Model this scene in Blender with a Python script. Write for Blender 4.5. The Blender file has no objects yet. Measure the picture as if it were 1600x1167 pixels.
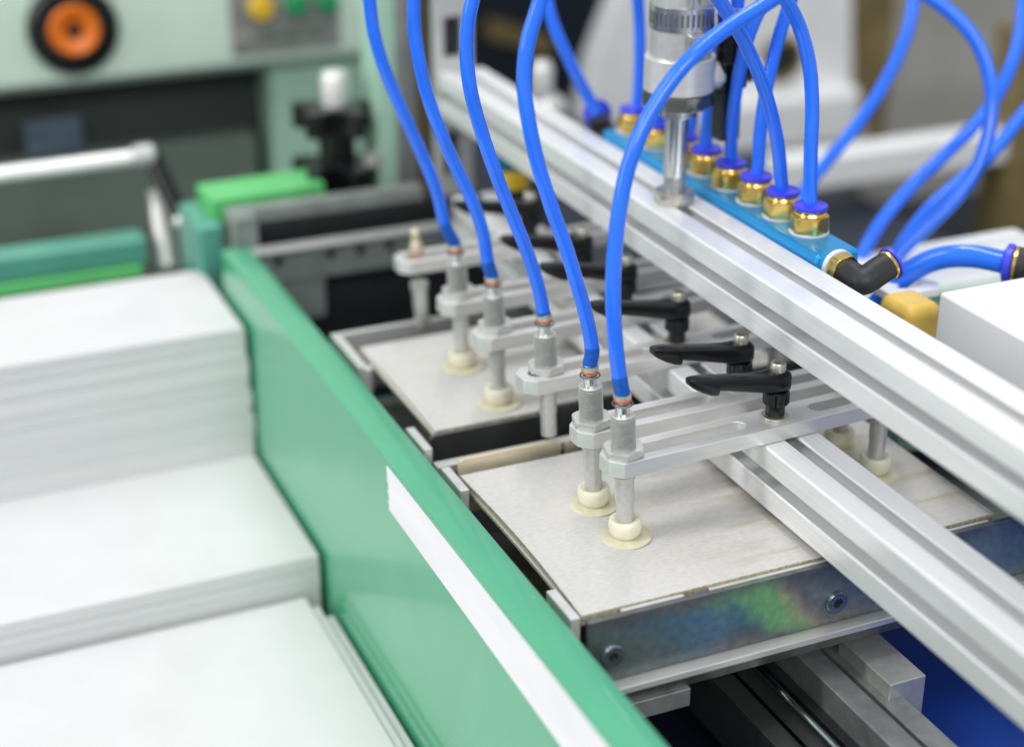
import bpy, bmesh, math, random
import numpy as np
from mathutils import Vector, Matrix
random.seed(7)
PI = math.pi
MM = 0.001
scene = bpy.context.scene
COL = scene.collection

# ------------------------------------------------------------------ camera
# All lengths below are millimetres; world x runs along the clamp arms, y along the
# aluminium beams (away from the viewer), z up; the origin is the front suction point.
TH, PH, RO = math.radians(23.82), math.radians(23.775), math.radians(0.1677)
FPX, CX, CY = 2611.5, 800.0, 533.5
_f = np.array([math.sin(TH)*math.cos(PH), math.cos(TH)*math.cos(PH), -math.sin(PH)])
_r = np.array([math.cos(TH), -math.sin(TH), 0.0]); _u = np.cross(_r, _f)
_r, _u = math.cos(RO)*_r + math.sin(RO)*_u, math.cos(RO)*_u - math.sin(RO)*_r
CAM = np.array([-394.388, -725.888, 487.506])

def at(px, py, x=None, y=None, z=None, d=None):
    """measured photo point met with a known plane of the machine -> world mm"""
    k = _f + _r*(px-CX)/FPX - _u*(py-CY)/FPX
    if d is not None: t = d
    elif x is not None: t = (x-CAM[0])/k[0]
    elif y is not None: t = (y-CAM[1])/k[1]
    else: t = (z-CAM[2])/k[2]
    return tuple(CAM + k*t)
def depth(p): return float((np.array(p)-CAM) @ _f)

cd = bpy.data.cameras.new('camera'); cam = bpy.data.objects.new('camera', cd); COL.objects.link(cam)
R3 = Matrix(((_r[0], _u[0], -_f[0]), (_r[1], _u[1], -_f[1]), (_r[2], _u[2], -_f[2])))
cam.matrix_world = Matrix.Translation(Vector(CAM)*MM) @ R3.to_4x4()
cd.sensor_fit = 'HORIZONTAL'; cd.sensor_width = 36.0
cd.lens = FPX/1600*36.0
cd.shift_y = -(583.5-CY)/1600
cd.clip_start = 0.05; cd.clip_end = 60
cd.dof.use_dof = True; cd.dof.focus_distance = 0.957; cd.dof.aperture_fstop = 2.7
cd.dof.aperture_blades = 0
scene.camera = cam

# ------------------------------------------------------------------ light
world = bpy.data.worlds.new("World"); scene.world = world; world.use_nodes = True
bg = world.node_tree.nodes['Background']
bg.inputs[0].default_value = (0.90, 0.93, 0.97, 1); bg.inputs[1].default_value = 0.55
def lamp(name, loc, tgt, sx, sy, power, color=(1, 1, 1)):
    l = bpy.data.lights.new(name, 'AREA'); l.shape = 'RECTANGLE'; l.size = sx; l.size_y = sy
    l.energy = power; l.color = color
    o = bpy.data.objects.new(name, l); COL.objects.link(o); o.location = loc
    o.rotation_euler = (Vector(tgt)-Vector(loc)).to_track_quat('-Z', 'Y').to_euler()
lamp('unseen_lamp', (-4.0, 0.3, 3.1), (0.0, 0.2, 0), 0.5, 5.0, 110, (1, 0.99, 0.97))  # unseen lamp added at the left to brighten the beam sides
lamp('unseen_lamp', (-1.2, -4.6, 3.3), (0.0, 0.2, 0), 5.0, 0.5, 125, (1, 1, 1))  # unseen lamp added behind the camera to lift the front faces
lamp('unseen_lamp', (0.3, 0.9, 4.2), (0.0, 0.3, 0), 0.4, 4.5, 70, (0.98, 0.99, 1))
scene.view_settings.view_transform = 'Standard'; scene.view_settings.look = 'None'
scene.view_settings.exposure = 0.26; scene.view_settings.gamma = 1.0
scene.cycles.max_bounces = 10; scene.cycles.diffuse_bounces = 4; scene.cycles.glossy_bounces = 5
scene.cycles.caustics_reflective = False; scene.cycles.caustics_refractive = False
scene.cycles.use_denoising = True

# ------------------------------------------------------------------ materials
def srgb(r, g, b):
    f = lambda c: c/12.92 if c <= 0.04045 else ((c+0.055)/1.055)**2.4
    return (f(r/255), f(g/255), f(b/255), 1)
def mat(name, col, rough=0.5, metal=0.0, var=0.08, scale=60.0, stretch=(1, 1, 1), bump=0.0, rvar=0.08,
        coat=0.0, sss=0.0, spec=0.5, trans=0.0, col2=None, bscale=None):
    m = bpy.data.materials.new(name); m.use_nodes = True; nt = m.node_tree; n = nt.nodes; L = nt.links
    b = n['Principled BSDF']
    tc = n.new('ShaderNodeTexCoord'); mp = n.new('ShaderNodeMapping'); mp.inputs['Scale'].default_value = stretch
    L.new(tc.outputs['Object'], mp.inputs[0])
    nz = n.new('ShaderNodeTexNoise'); nz.inputs['Scale'].default_value = scale; nz.inputs['Detail'].default_value = 5
    nz.inputs['Roughness'].default_value = 0.6
    L.new(mp.outputs[0], nz.inputs['Vector'])
    mx = n.new('ShaderNodeMix'); mx.data_type = 'RGBA'
    c = Vector(col[:3])
    c2 = Vector(col2[:3]) if col2 else c*(1-var*2.2)
    mx.inputs[6].default_value = (*[min(1, v*(1+var)) for v in c], 1); mx.inputs[7].default_value = (*c2, 1)
    rp = n.new('ShaderNodeMapRange'); rp.inputs[1].default_value = 0.32; rp.inputs[2].default_value = 0.72
    L.new(nz.outputs[0], rp.inputs[0]); L.new(rp.outputs[0], mx.inputs[0])
    L.new(mx.outputs[2], b.inputs['Base Color'])
    rr = n.new('ShaderNodeMapRange'); rr.inputs[3].default_value = max(0.02, rough-rvar); rr.inputs[4].default_value = min(1, rough+rvar)
    nz2 = n.new('ShaderNodeTexNoise'); nz2.inputs['Scale'].default_value = scale*0.37; nz2.inputs['Detail'].default_value = 4
    L.new(mp.outputs[0], nz2.inputs['Vector']); L.new(nz2.outputs[0], rr.inputs[0]); L.new(rr.outputs[0], b.inputs['Roughness'])
    b.inputs['Metallic'].default_value = metal
    b.inputs['Specular IOR Level'].default_value = spec
    if coat: b.inputs['Coat Weight'].default_value = coat; b.inputs['Coat Roughness'].default_value = 0.1
    if sss:
        b.inputs['Subsurface Weight'].default_value = sss; b.inputs['Subsurface Radius'].default_value = (1, 0.8, 0.5)
        b.inputs['Subsurface Scale'].default_value = 0.004
    if trans: b.inputs['Transmission Weight'].default_value = trans
    if bump:
        bp = n.new('ShaderNodeBump'); bp.inputs['Strength'].default_value = bump; bp.inputs['Distance'].default_value = 0.0006
        if bscale:
            nb = n.new('ShaderNodeTexNoise'); nb.inputs['Scale'].default_value = bscale; nb.inputs['Detail'].default_value = 3
            L.new(mp.outputs[0], nb.inputs['Vector']); L.new(nb.outputs[0], bp.inputs['Height'])
        else: L.new(nz.outputs[0], bp.inputs['Height'])
        L.new(bp.outputs[0], b.inputs['Normal'])
    return m
ALU_Y = mat('extruded_aluminium', (0.90, 0.905, 0.905), 0.3, 0.3, 0.04, 900, (1, 0.012, 1), 0.04, 0.05)
ALU = mat('milled_aluminium', (0.79, 0.785, 0.76), 0.32, 0.5, 0.05, 160, (0.15, 1, 1), 0.03, 0.08)
ALU_DULL = mat('dull_aluminium', (0.66, 0.66, 0.63), 0.36, 0.55, 0.06, 220, (1, 1, 1), 0.05)
STEEL = mat('bright_steel', (0.72, 0.72, 0.72), 0.2, 1.0, 0.06, 200, (1, 1, 0.2), 0.0, 0.08)
DSTEEL = mat('dark_steel', (0.22, 0.22, 0.215), 0.33, 0.85, 0.12, 120)
DPLATE = mat('dark_polished_plate', (0.20, 0.205, 0.20), 0.25, 0.8, 0.1, 60)
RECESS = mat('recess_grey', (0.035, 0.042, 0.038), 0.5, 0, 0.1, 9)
SCREWM = mat('blued_screw', (0.25, 0.30, 0.35), 0.28, 0.8, 0.1, 200)
NUTM = mat('zinc_nut', (0.56, 0.54, 0.47), 0.28, 0.85, 0.08, 150)
LOCKST = mat('dull_nut_steel', (0.30, 0.29, 0.27), 0.25, 0.95, 0.1, 90)
PLATEG = mat('grey_plate', (0.30, 0.33, 0.31), 0.4, 0.3, 0.12, 40)
MIDSTEEL = mat('grey_steel', (0.42, 0.43, 0.43), 0.38, 0.6, 0.12, 90)
NICKEL = mat('nickel', (0.70, 0.67, 0.57), 0.34, 0.85, 0.05, 200)
BRASS = mat('brass', (0.80, 0.56, 0.16), 0.24, 1.0, 0.06, 200)
COPPER = mat('orange_ring', srgb(214, 92, 44), 0.4, 0.1, 0.1, 300)
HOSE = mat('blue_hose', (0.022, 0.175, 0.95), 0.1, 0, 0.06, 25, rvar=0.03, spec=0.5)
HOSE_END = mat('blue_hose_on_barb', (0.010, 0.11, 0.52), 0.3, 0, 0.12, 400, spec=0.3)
COLLAR = mat('violet_blue_plastic', (0.05, 0.06, 0.72), 0.32, 0, 0.05, 60)
BLACK = mat('black_plastic', (0.007, 0.007, 0.008), 0.24, 0, 0.1, 300, bump=0.03, rvar=0.06, spec=0.42)
RUBBER = mat('matt_black_plastic', (0.028, 0.029, 0.031), 0.45, 0, 0.12, 200, bump=0.05, spec=0.35)
BLACKMETAL = mat('black_painted_metal', (0.02, 0.022, 0.024), 0.4, 0.0, 0.15, 90)
GREEN = mat('green_paint', (0.075, 0.375, 0.21), 0.22, 0, 0.025, 12, coat=0.6, bump=0.06, bscale=900, rvar=0.06)
def flecks(m, scale, lo, hi, col):
    """small chips and rubbed spots in the paint"""
    nt = m.node_tree; n = nt.nodes; L = nt.links; b = n['Principled BSDF']; src = b.inputs['Base Color'].links[0].from_socket
    tc = n.new('ShaderNodeTexCoord'); nz = n.new('ShaderNodeTexNoise'); nz.inputs['Scale'].default_value = scale; nz.inputs['Detail'].default_value = 2
    L.new(tc.outputs['Object'], nz.inputs['Vector'])
    r = n.new('ShaderNodeMapRange'); r.inputs[1].default_value = lo; r.inputs[2].default_value = hi; r.inputs[4].default_value = 0.7; L.new(nz.outputs[0], r.inputs[0])
    mx = n.new('ShaderNodeMix'); mx.data_type = 'RGBA'; L.new(r.outputs[0], mx.inputs[0]); L.new(src, mx.inputs[6]); mx.inputs[7].default_value = (*col, 1); L.new(mx.outputs[2], b.inputs['Base Color'])
flecks(GREEN, 420, 0.735, 0.77, (0.30, 0.58, 0.34))
flecks(ALU_Y, 260, 0.75, 0.79, (0.45, 0.45, 0.45))
flecks(ALU, 320, 0.74, 0.78, (0.5, 0.49, 0.46))
BGREEN = mat('bright_green_paint', (0.12, 0.55, 0.17), 0.3, 0, 0.06, 20, coat=0.2)
TEAL = mat('teal_paint', (0.10, 0.36, 0.27), 0.3, 0, 0.06, 20, coat=0.2)
PALE = mat('pale_green_paint', (0.74, 0.92, 0.77), 0.4, 0, 0.04, 8)
PALE2 = mat('grey_green_paint', (0.42, 0.66, 0.51), 0.42, 0, 0.06, 8)
PANELG = mat('dark_green_grey', (0.145, 0.19, 0.155), 0.45, 0, 0.12, 9)
PAPER = mat('white_paper', (0.662, 0.65, 0.653), 0.75, 0, 0.022, 300, (0.06, 0.06, 5), 0.05)
PAPER2 = mat('white_paper_bundle', (0.63, 0.632, 0.635), 0.75, 0, 0.035, 300, (0.06, 0.06, 5), 0.05)
TAPE = mat('white_tape', (0.84, 0.83, 0.85), 0.5, 0, 0.03, 40, (1, 0.3, 1), bump=0.3)
def card_mat():
    """grey board: pale fibre grain, with brownish drag marks that grow towards the right half"""
    m = bpy.data.materials.new('grey_board'); m.use_nodes = True; nt = m.node_tree; n = nt.nodes; L = nt.links
    b = n['Principled BSDF']; b.inputs['Roughness'].default_value = 0.82; b.inputs['Specular IOR Level'].default_value = 0.3
    tc = n.new('ShaderNodeTexCoord')
    def noise(scale, st, det=4):
        mp = n.new('ShaderNodeMapping'); mp.inputs['Scale'].default_value = st; L.new(tc.outputs['Object'], mp.inputs[0])
        k = n.new('ShaderNodeTexNoise'); k.inputs['Scale'].default_value = scale; k.inputs['Detail'].default_value = det; L.new(mp.outputs[0], k.inputs['Vector']); return k.outputs[0]
    def rng(v, a, c, lo=0.0, hi=1.0):
        k = n.new('ShaderNodeMapRange'); k.inputs[1].default_value = a; k.inputs[2].default_value = c; k.inputs[3].default_value = lo; k.inputs[4].default_value = hi; L.new(v, k.inputs[0]); return k.outputs[0]
    def mul(a, c):
        k = n.new('ShaderNodeMath'); k.operation = 'MULTIPLY'; L.new(a, k.inputs[0]); L.new(c, k.inputs[1]); return k.outputs[0]
    def mix(f, a, c):
        k = n.new('ShaderNodeMix'); k.data_type = 'RGBA'; L.new(f, k.inputs[0])
        for q, v in ((6, a), (7, c)):
            if isinstance(v, tuple): k.inputs[q].default_value = (*v, 1)
            else: L.new(v, k.inputs[q])
        return k.outputs[2]
    base = mix(rng(noise(420, (0.5, 1.3, 1)), 0.35, 0.7), (0.61, 0.596, 0.572), (0.53, 0.515, 0.485))
    cloud = mix(rng(noise(22, (0.5, 1, 1), 3), 0.45, 0.75, 0, 0.45), base, (0.54, 0.52, 0.47))
    sx = n.new('ShaderNodeSeparateXYZ'); L.new(tc.outputs['Object'], sx.inputs[0])
    f = mul(rng(noise(60, (0.28, 1.6, 1), 5), 0.5, 0.72), rng(sx.outputs[0], -0.075, 0.0, 0.06, 0.95))
    col = mix(f, cloud, (0.44, 0.385, 0.29))
    sp = rng(noise(700, (1, 1, 1), 2), 0.74, 0.8, 0, 0.35)
    L.new(mix(sp, col, (0.30, 0.26, 0.20)), b.inputs['Base Color'])
    bp = n.new('ShaderNodeBump'); bp.inputs['Strength'].default_value = 0.25; bp.inputs['Distance'].default_value = 0.0005; L.new(noise(800, (0.5, 1.2, 1)), bp.inputs['Height']); L.new(bp.outputs[0], b.inputs['Normal'])
    return m
CARD = card_mat()
CARD_EDGE = mat('board_cut_edge', (0.50, 0.45, 0.31), 0.85, 0, 0.25, 400, bump=0.4)
CUP = mat('suction_silicone', (0.80, 0.775, 0.62), 0.35, 0, 0.05, 100, sss=0.5)
SKIRT = mat('suction_skirt', (0.68, 0.63, 0.45), 0.4, 0, 0.08, 100, sss=0.3)
CYAN = mat('cyan_anodised', (0.02, 0.34, 0.74), 0.27, 0.5, 0.06, 120, (1, 0.05, 1), rvar=0.06)
NAVY = mat('navy_paint', (0.012, 0.055, 0.34), 0.4, 0, 0.1, 10)
DNAVY = mat('dark_navy', (0.004, 0.009, 0.022), 0.5, 0, 0.1, 6)
FLOORM = mat('dark_floor', (0.012, 0.016, 0.025), 0.55, 0, 0.2, 4)
ORANGE = mat('orange_plastic', (0.90, 0.20, 0.012), 0.4, 0, 0.05, 20)
YELLOW = mat('yellow_plastic', (0.85, 0.56, 0.03), 0.4, 0, 0.05, 40)
AMBER = mat('amber_plastic', (0.97, 0.64, 0.13), 0.35, 0, 0.1, 40, sss=0.6)
BTNG = mat('green_plastic', (0.02, 0.33, 0.12), 0.4, 0, 0.05, 40)
WHITEP = mat('white_paint', (0.80, 0.81, 0.81), 0.5, 0, 0.03, 20)
GREYP = mat('warm_grey_paint', (0.37, 0.36, 0.33), 0.5, 0.0, 0.08, 8)
BROWN = mat('brown_metal', (0.22, 0.17, 0.07), 0.45, 0.2, 0.15, 20)
GLASSY = mat('window_pane', (0.10, 0.14, 0.18), 0.25, 0, 0.1, 20, coat=0.5)
TANPL = mat('tan_plate', (0.78, 0.68, 0.50), 0.36, 0.4, 0.15, 60, (0.3, 1, 1))
GREYBTN = mat('grey_plastic', (0.26, 0.27, 0.25), 0.5, 0, 0.1, 40)

def zinc_mat():
    """chromate passivated zinc: interference colours drift along the plate and fade to grey at its edges"""
    m = bpy.data.materials.new('iridescent_zinc'); m.use_nodes = True; nt = m.node_tree; n = nt.nodes; L = nt.links
    b = n['Principled BSDF']; b.inputs['Metallic'].default_value = 0.55
    tc = n.new('ShaderNodeTexCoord'); sx = n.new('ShaderNodeSeparateXYZ'); L.new(tc.outputs['Object'], sx.inputs[0])
    nz = n.new('ShaderNodeTexNoise'); nz.inputs['Scale'].default_value = 15; nz.inputs['Detail'].default_value = 5
    L.new(tc.outputs['Object'], nz.inputs['Vector'])
    def math_(op, a, c, d=None):
        k = n.new('ShaderNodeMath'); k.operation = op
        for q, v in enumerate((a, c, d)):
            if v is None: continue
            if isinstance(v, (int, float)): k.inputs[q].default_value = v
            else: L.new(v, k.inputs[q])
        return k.outputs[0]
    wob = math_('MULTIPLY_ADD', nz.outputs[0], 0.15, -0.075)
    xx = math_('MULTIPLY_ADD', sx.outputs[2], 0.7, math_('ADD', math_('ADD', sx.outputs[0], wob), -0.016))
    xr = n.new('ShaderNodeMapRange'); xr.inputs[1].default_value = -0.118; xr.inputs[2].default_value = 0.242
    L.new(xx, xr.inputs[0])
    r = n.new('ShaderNodeValToRGB'); e = r.color_ramp.elements
    e[0].position = 0.0; e[0].color = (0.13, 0.17, 0.15, 1); e[1].position = 1.0; e[1].color = (0.17, 0.23, 0.22, 1)
    for p, c in ((0.06, (0.10, 0.15, 0.15)), (0.13, (0.045, 0.13, 0.19)), (0.20, (0.035, 0.12, 0.24)), (0.24, (0.06, 0.20, 0.23)), (0.275, (0.15, 0.42, 0.17)), (0.345, (0.20, 0.46, 0.18)), (0.375, (0.34, 0.40, 0.18)),
                 (0.40, (0.27, 0.23, 0.20)), (0.43, (0.15, 0.16, 0.15)), (0.46, (0.22, 0.24, 0.22)), (0.53, (0.09, 0.16, 0.22)), (0.62, (0.16, 0.22, 0.22)), (0.75, (0.15, 0.24, 0.23)), (0.88, (0.14, 0.22, 0.22))):
        k = e.new(p); k.color = (*[min(1, v*1.25+0.075) for v in c], 1)
    L.new(xr.outputs[0], r.inputs[0])
    zz = math_('ADD', sx.outputs[2], math_('MULTIPLY', wob, 0.35))
    ed = math_('ABSOLUTE', math_('SUBTRACT', zz, 0.0235), 0)
    em = n.new('ShaderNodeMapRange'); em.inputs[1].default_value = 0.009; em.inputs[2].default_value = 0.022; L.new(ed, em.inputs[0])
    mx = n.new('ShaderNodeMix'); mx.data_type = 'RGBA'; L.new(em.outputs[0], mx.inputs[0]); L.new(r.outputs[0], mx.inputs[6]); mx.inputs[7].default_value = (0.17, 0.18, 0.19, 1)
    n2 = n.new('ShaderNodeTexNoise'); n2.inputs['Scale'].default_value = 190; n2.inputs['Detail'].default_value = 5
    L.new(tc.outputs['Object'], n2.inputs['Vector'])
    mr = n.new('ShaderNodeMapRange'); mr.inputs[1].default_value = 0.35; mr.inputs[2].default_value = 0.7; mr.inputs[3].default_value = 1.08; mr.inputs[4].default_value = 0.78
    L.new(n2.outputs[0], mr.inputs[0])
    ml = n.new('ShaderNodeMix'); ml.data_type = 'RGBA'; ml.blend_type = 'MULTIPLY'; ml.inputs[0].default_value = 1
    L.new(mx.outputs[2], ml.inputs[6]); L.new(mr.outputs[0], ml.inputs[7]); L.new(ml.outputs[2], b.inputs['Base Color'])
    m2 = n.new('ShaderNodeMapRange'); m2.inputs[3].default_value = 0.25; m2.inputs[4].default_value = 0.45
    L.new(n2.outputs[0], m2.inputs[0]); L.new(m2.outputs[0], b.inputs['Roughness'])
    return m
ZINC = zinc_mat()

# ------------------------------------------------------------------ mesh helpers (mm)
class MB:
    def __init__(s): s.v = []; s.f = []
    def add(s, vs, fs):
        k = len(s.v); s.v += [tuple(v) for v in vs]; s.f += [tuple(i+k for i in f) for f in fs]; return s
    def box(s, a, b):
        x0, y0, z0 = [min(p, q) for p, q in zip(a, b)]; x1, y1, z1 = [max(p, q) for p, q in zip(a, b)]
        return s.add([(x0,y0,z0),(x1,y0,z0),(x1,y1,z0),(x0,y1,z0),(x0,y0,z1),(x1,y0,z1),(x1,y1,z1),(x0,y1,z1)],
                     [(0,3,2,1),(4,5,6,7),(0,1,5,4),(1,2,6,5),(2,3,7,6),(3,0,4,7)])
    def lathe(s, prof, c=(0,0,0), ax=(0,0,1), n=32, phase=0.0):
        """prof: (r, h) from bottom to top along axis ax starting at c; end caps closed"""
        a = Vector(ax).normalized(); q = Vector((0,0,1)).rotation_difference(a)
        vs = []; fs = []
        for (r, h) in prof:
            for k in range(n):
                t = 2*PI*k/n+phase
                vs.append(Vector(c) + q @ Vector((r*math.cos(t), r*math.sin(t), h)))
        for i in range(len(prof)-1):
            for k in range(n):
                k2 = (k+1) % n; fs.append((i*n+k, i*n+k2, (i+1)*n+k2, (i+1)*n+k))
        fs.append(tuple(reversed(range(n)))); fs.append(tuple((len(prof)-1)*n+k for k in range(n)))
        return s.add(vs, fs)
    def cyl(s, p0, p1, r, n=24, phase=0.0):
        d = Vector(p1)-Vector(p0); return s.lathe([(r,0),(r,d.length)], p0, d, n, phase)
    def tube(s, pts, r, n=16, closed=False):
        P = [Vector(p) for p in pts]; N = len(P); vs = []; fs = []
        up = None
        for i in range(N):
            if closed: t = P[(i+1) % N]-P[i-1]
            else: t = P[min(i+1,N-1)]-P[max(i-1,0)]
            t.normalize()
            if up is None:
                up = t.orthogonal().normalized()
            up = (up - t*up.dot(t)).normalized(); w = t.cross(up)
            rr = r(i/(N-1)) if callable(r) else r
            for k in range(n):
                a = 2*PI*k/n; vs.append(P[i]+up*rr*math.cos(a)+w*rr*math.sin(a))
        M = N if closed else N-1
        for i in range(M):
            j = (i+1) % N
            for k in range(n): fs.append((i*n+k, i*n+(k+1)%n, j*n+(k+1)%n, j*n+k))
        if not closed: fs.append(tuple(reversed(range(n)))); fs.append(tuple((N-1)*n+k for k in range(n)))
        return s.add(vs, fs)
    def prism(s, outer, h0, h1, holes=(), mapf=lambda a, b, h: (a, b, h)):
        """polygon (a,b) with holes extruded from h0 to h1"""
        bm = bmesh.new(); loops = []
        for lp in [outer]+list(holes):
            vs = [bm.verts.new((p[0], p[1], 0)) for p in lp]; loops.append([p for p in lp])
            for i in range(len(vs)): bm.edges.new((vs[i], vs[(i+1) % len(vs)]))
        bmesh.ops.triangle_fill(bm, use_beauty=True, use_dissolve=False, edges=bm.edges[:], normal=(0, 0, 1))
        bm.verts.ensure_lookup_table(); bm.verts.index_update()
        cs = [(v.co.x, v.co.y) for v in bm.verts]; fs = []
        for f in bm.faces:
            ix = [v.index for v in f.verts]
            if f.normal.z < 0: ix.reverse()
            fs.append(ix)
        bm.free()
        n = len(cs); vs = [mapf(a, b, h0) for a, b in cs]+[mapf(a, b, h1) for a, b in cs]
        F = [tuple(reversed(f)) for f in fs]+[tuple(i+n for i in f) for f in fs]
        k = 0
        for li, lp in enumerate(loops):
            m = len(lp); area = sum(lp[i][0]*lp[(i+1)%m][1]-lp[(i+1)%m][0]*lp[i][1] for i in range(m))
            flip = (area < 0) if li == 0 else (area > 0)
            for i in range(m):
                q = (k+i, k+(i+1)%m, n+k+(i+1)%m, n+k+i); F.append(tuple(reversed(q)) if flip else q)
            k += m
        return s.add(vs, F)

def obj(name, mb, m, parent=None, org=(0,0,0), bevel=0.0, smooth=35, label=None, seg=2):
    me = bpy.data.meshes.new(name)
    o3 = Vector(org)
    me.from_pydata([((Vector(v)-o3)*MM) for v in mb.v], [], mb.f); me.update()
    bm = bmesh.new(); bm.from_mesh(me); bmesh.ops.recalc_face_normals(bm, faces=bm.faces[:]); bm.to_mesh(me); bm.free()
    me.materials.append(m)
    if smooth:
        me.shade_smooth(); me.set_sharp_from_angle(angle=math.radians(smooth))
    o = bpy.data.objects.new(name, me); COL.objects.link(o)
    if parent is not None: o.parent = parent
    else: o.location = o3*MM
    if bevel:
        b = o.modifiers.new('bevel', 'BEVEL'); b.width = bevel*MM; b.segments = seg; b.limit_method = 'ANGLE'; b.angle_limit = math.radians(40)
        b.harden_normals = True
    if label: o['label'] = label
    return o
def tag(o, label, cat, group=None):
    o['label'] = label; o['category'] = cat
    if group: o['group'] = group
    return o
def thing(name, label, cat, loc=(0,0,0), rot=(0,0,0), group=None):
    o = bpy.data.objects.new(name, None); COL.objects.link(o); o.empty_display_size = 0.01
    o.location = Vector(loc)*MM; o.rotation_euler = rot
    return tag(o, label, cat, group)
def dup(root, loc, rot, label, skip=()):
    r = root.copy(); COL.objects.link(r); r.location = Vector(loc)*MM; r.rotation_euler = rot; r['label'] = label
    for ch in list(root.children):
        if ch.name.split('.')[0] in skip: continue
        c = ch.copy(); COL.objects.link(c); c.parent = r
        for g in list(ch.children):
            d = g.copy(); COL.objects.link(d); d.parent = c
    return r
def structure(o): o['kind'] = 'structure'; return o
def hexa(r, n=6, ph=0.0): return [(r*math.cos(2*PI*k/n+ph), r*math.sin(2*PI*k/n+ph)) for k in range(n)]
def hexnut(mb, r, z0, z1, c=(0, 0), ph=0.0, ch=0.12):
    """hexagon nut with chamfered corners"""
    h = z1-z0; n = 48; prof = []
    ring = []
    for k in range(n):
        t = 2*PI*k/n; d = ((t-ph) % (PI/3))-PI/6; ring.append((t, r*math.cos(PI/6)/math.cos(d)))
    vs = []; fs = []
    lim = r*0.94
    lev = [(z0, lim), (z0+h*ch, 1e9), (z1-h*ch, 1e9), (z1, lim)]
    for z, l in lev:
        for t, rr in ring: q = min(rr, l); vs.append((c[0]+q*math.cos(t), c[1]+q*math.sin(t), z))
    for i in range(3):
        for k in range(n): fs.append((i*n+k, i*n+(k+1)%n, (i+1)*n+(k+1)%n, (i+1)*n+k))
    fs.append(tuple(reversed(range(n)))); fs.append(tuple(3*n+k for k in range(n)))
    return mb.add(vs, fs)
def spline(pts, m=14):
    P = [np.array(p, float) for p in pts]; P = [2*P[0]-P[1]]+P+[2*P[-1]-P[-2]]; out = []
    for i in range(1, len(P)-2):
        p0, p1, p2, p3 = P[i-1:i+3]
        for k in range(m):
            t = k/m; out.append(tuple(0.5*((2*p1)+(-p0+p2)*t+(2*p0-5*p1+4*p2-p3)*t*t+(-p0+3*p1-3*p2+p3)*t**3)))
    out.append(tuple(P[-2])); return out

# ------------------------------------------------------------------ setting
structure(obj('floor', MB().box((-6000,-4000,-920),(9000,9000,-900)), FLOORM))
structure(obj('back_wall', MB().box((-6000,5200,-900),(9000,5300,1600)), DNAVY))

# ------------------------------------------------------------------ aluminium beams
def profile(w, slot=8.2, lip=2.0, cav=17, dep=15.0, c=1.2):
    h = w/2; s = slot/2; q = cav/2; pts = []
    side = [(-h+c, -h), (-s-0.9, -h), (-s, -h+0.9), (-s, -h+lip), (-q, -h+lip), (-q, -h+lip+3), (-s*0.9, -h+dep), (s*0.9, -h+dep), (q, -h+lip+3), (q, -h+lip), (s, -h+lip), (s, -h+0.9), (s+0.9, -h), (h-c, -h)]
    for k in range(4):
        a = k*PI/2; ca, sa = round(math.cos(a)), round(math.sin(a))
        for x, y in side: pts.append((x*ca-y*sa, x*sa+y*ca))
    return pts
def beam(name, x0, z0, w, hgt, y0, y1, label):
    cx_, cz_ = x0+w/2, z0+hgt/2
    k = hgt/w
    o = obj(name, MB().prism(profile(w), y0, y1, mapf=lambda a, b, h: (cx_+a, h, cz_+b*k)), ALU_Y, org=(cx_, y0, cz_), bevel=0.35, seg=1)
    return tag(o, label, 'aluminium beam', 'grooved aluminium beams')
beam('aluminium_beam', 85.3, 5.4, 39, 39, -460, 482, 'lower grooved aluminium beam running under the clamp arms and levers')
beam('aluminium_beam', 100, 94.6, 41.5, 36.6, -460, 548, 'upper grooved aluminium beam carrying the blue manifold and upright cylinder')

# ------------------------------------------------------------------ clamp arms
ARMY = [8.0, 47.0, 124.0, 195.0, 258.0, 343.0]
def slot(x0, x1, w, n=8):
    r = w/2; p = []
    for k in range(n+1): a = -PI/2+PI*k/n; p.append((x1-r+r*math.cos(a), r*math.sin(a)))
    for k in range(n+1): a = PI/2+PI*k/n; p.append((x0+r+r*math.cos(a), r*math.sin(a)))
    return p
w = 12.2
outline = [(-14.5, -5.5), (-8, -w), (188, -w), (194, -6), (194, 6), (188, w), (-8, w), (-14.5, 5.5)]
ORD = ['nearest', 'second nearest', 'third', 'fourth', 'fifth', 'farthest']
arm0 = None
ARM_LAB = ['silver slotted clamp arm nearest the viewer, its end holding the front suction stem',
 'silver slotted clamp arm directly behind the nearest one, its lever second from the front',
 'silver slotted clamp arm whose stem hangs in the dark gap between the two trays',
 'silver slotted clamp arm with its cup on the near half of the rear board',
 'silver slotted clamp arm with its cup on the far half of the rear board',
 'blurred silver slotted clamp arm farthest back, carrying the stem without a hose']
for i, y in enumerate(ARMY):
    rz = math.radians([3.0, 2.0, 2.2, 1.5, 1.0, 0.5][i]); loc = (0, y, 44.6)
    if i == 0:
        arm0 = thing('slotted_clamp', ARM_LAB[0], 'clamp arm', loc, (0, 0, rz), 'slotted clamp arms across the lower beam')
        obj('slotted_plate', MB().prism(outline, 0, 9.6, holes=[slot(-8, 79, 10.5), slot(125, 184, 10.5)]), ALU, arm0, bevel=0.5)
    else: dup(arm0, loc, (0, 0, rz), ARM_LAB[i])

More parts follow.
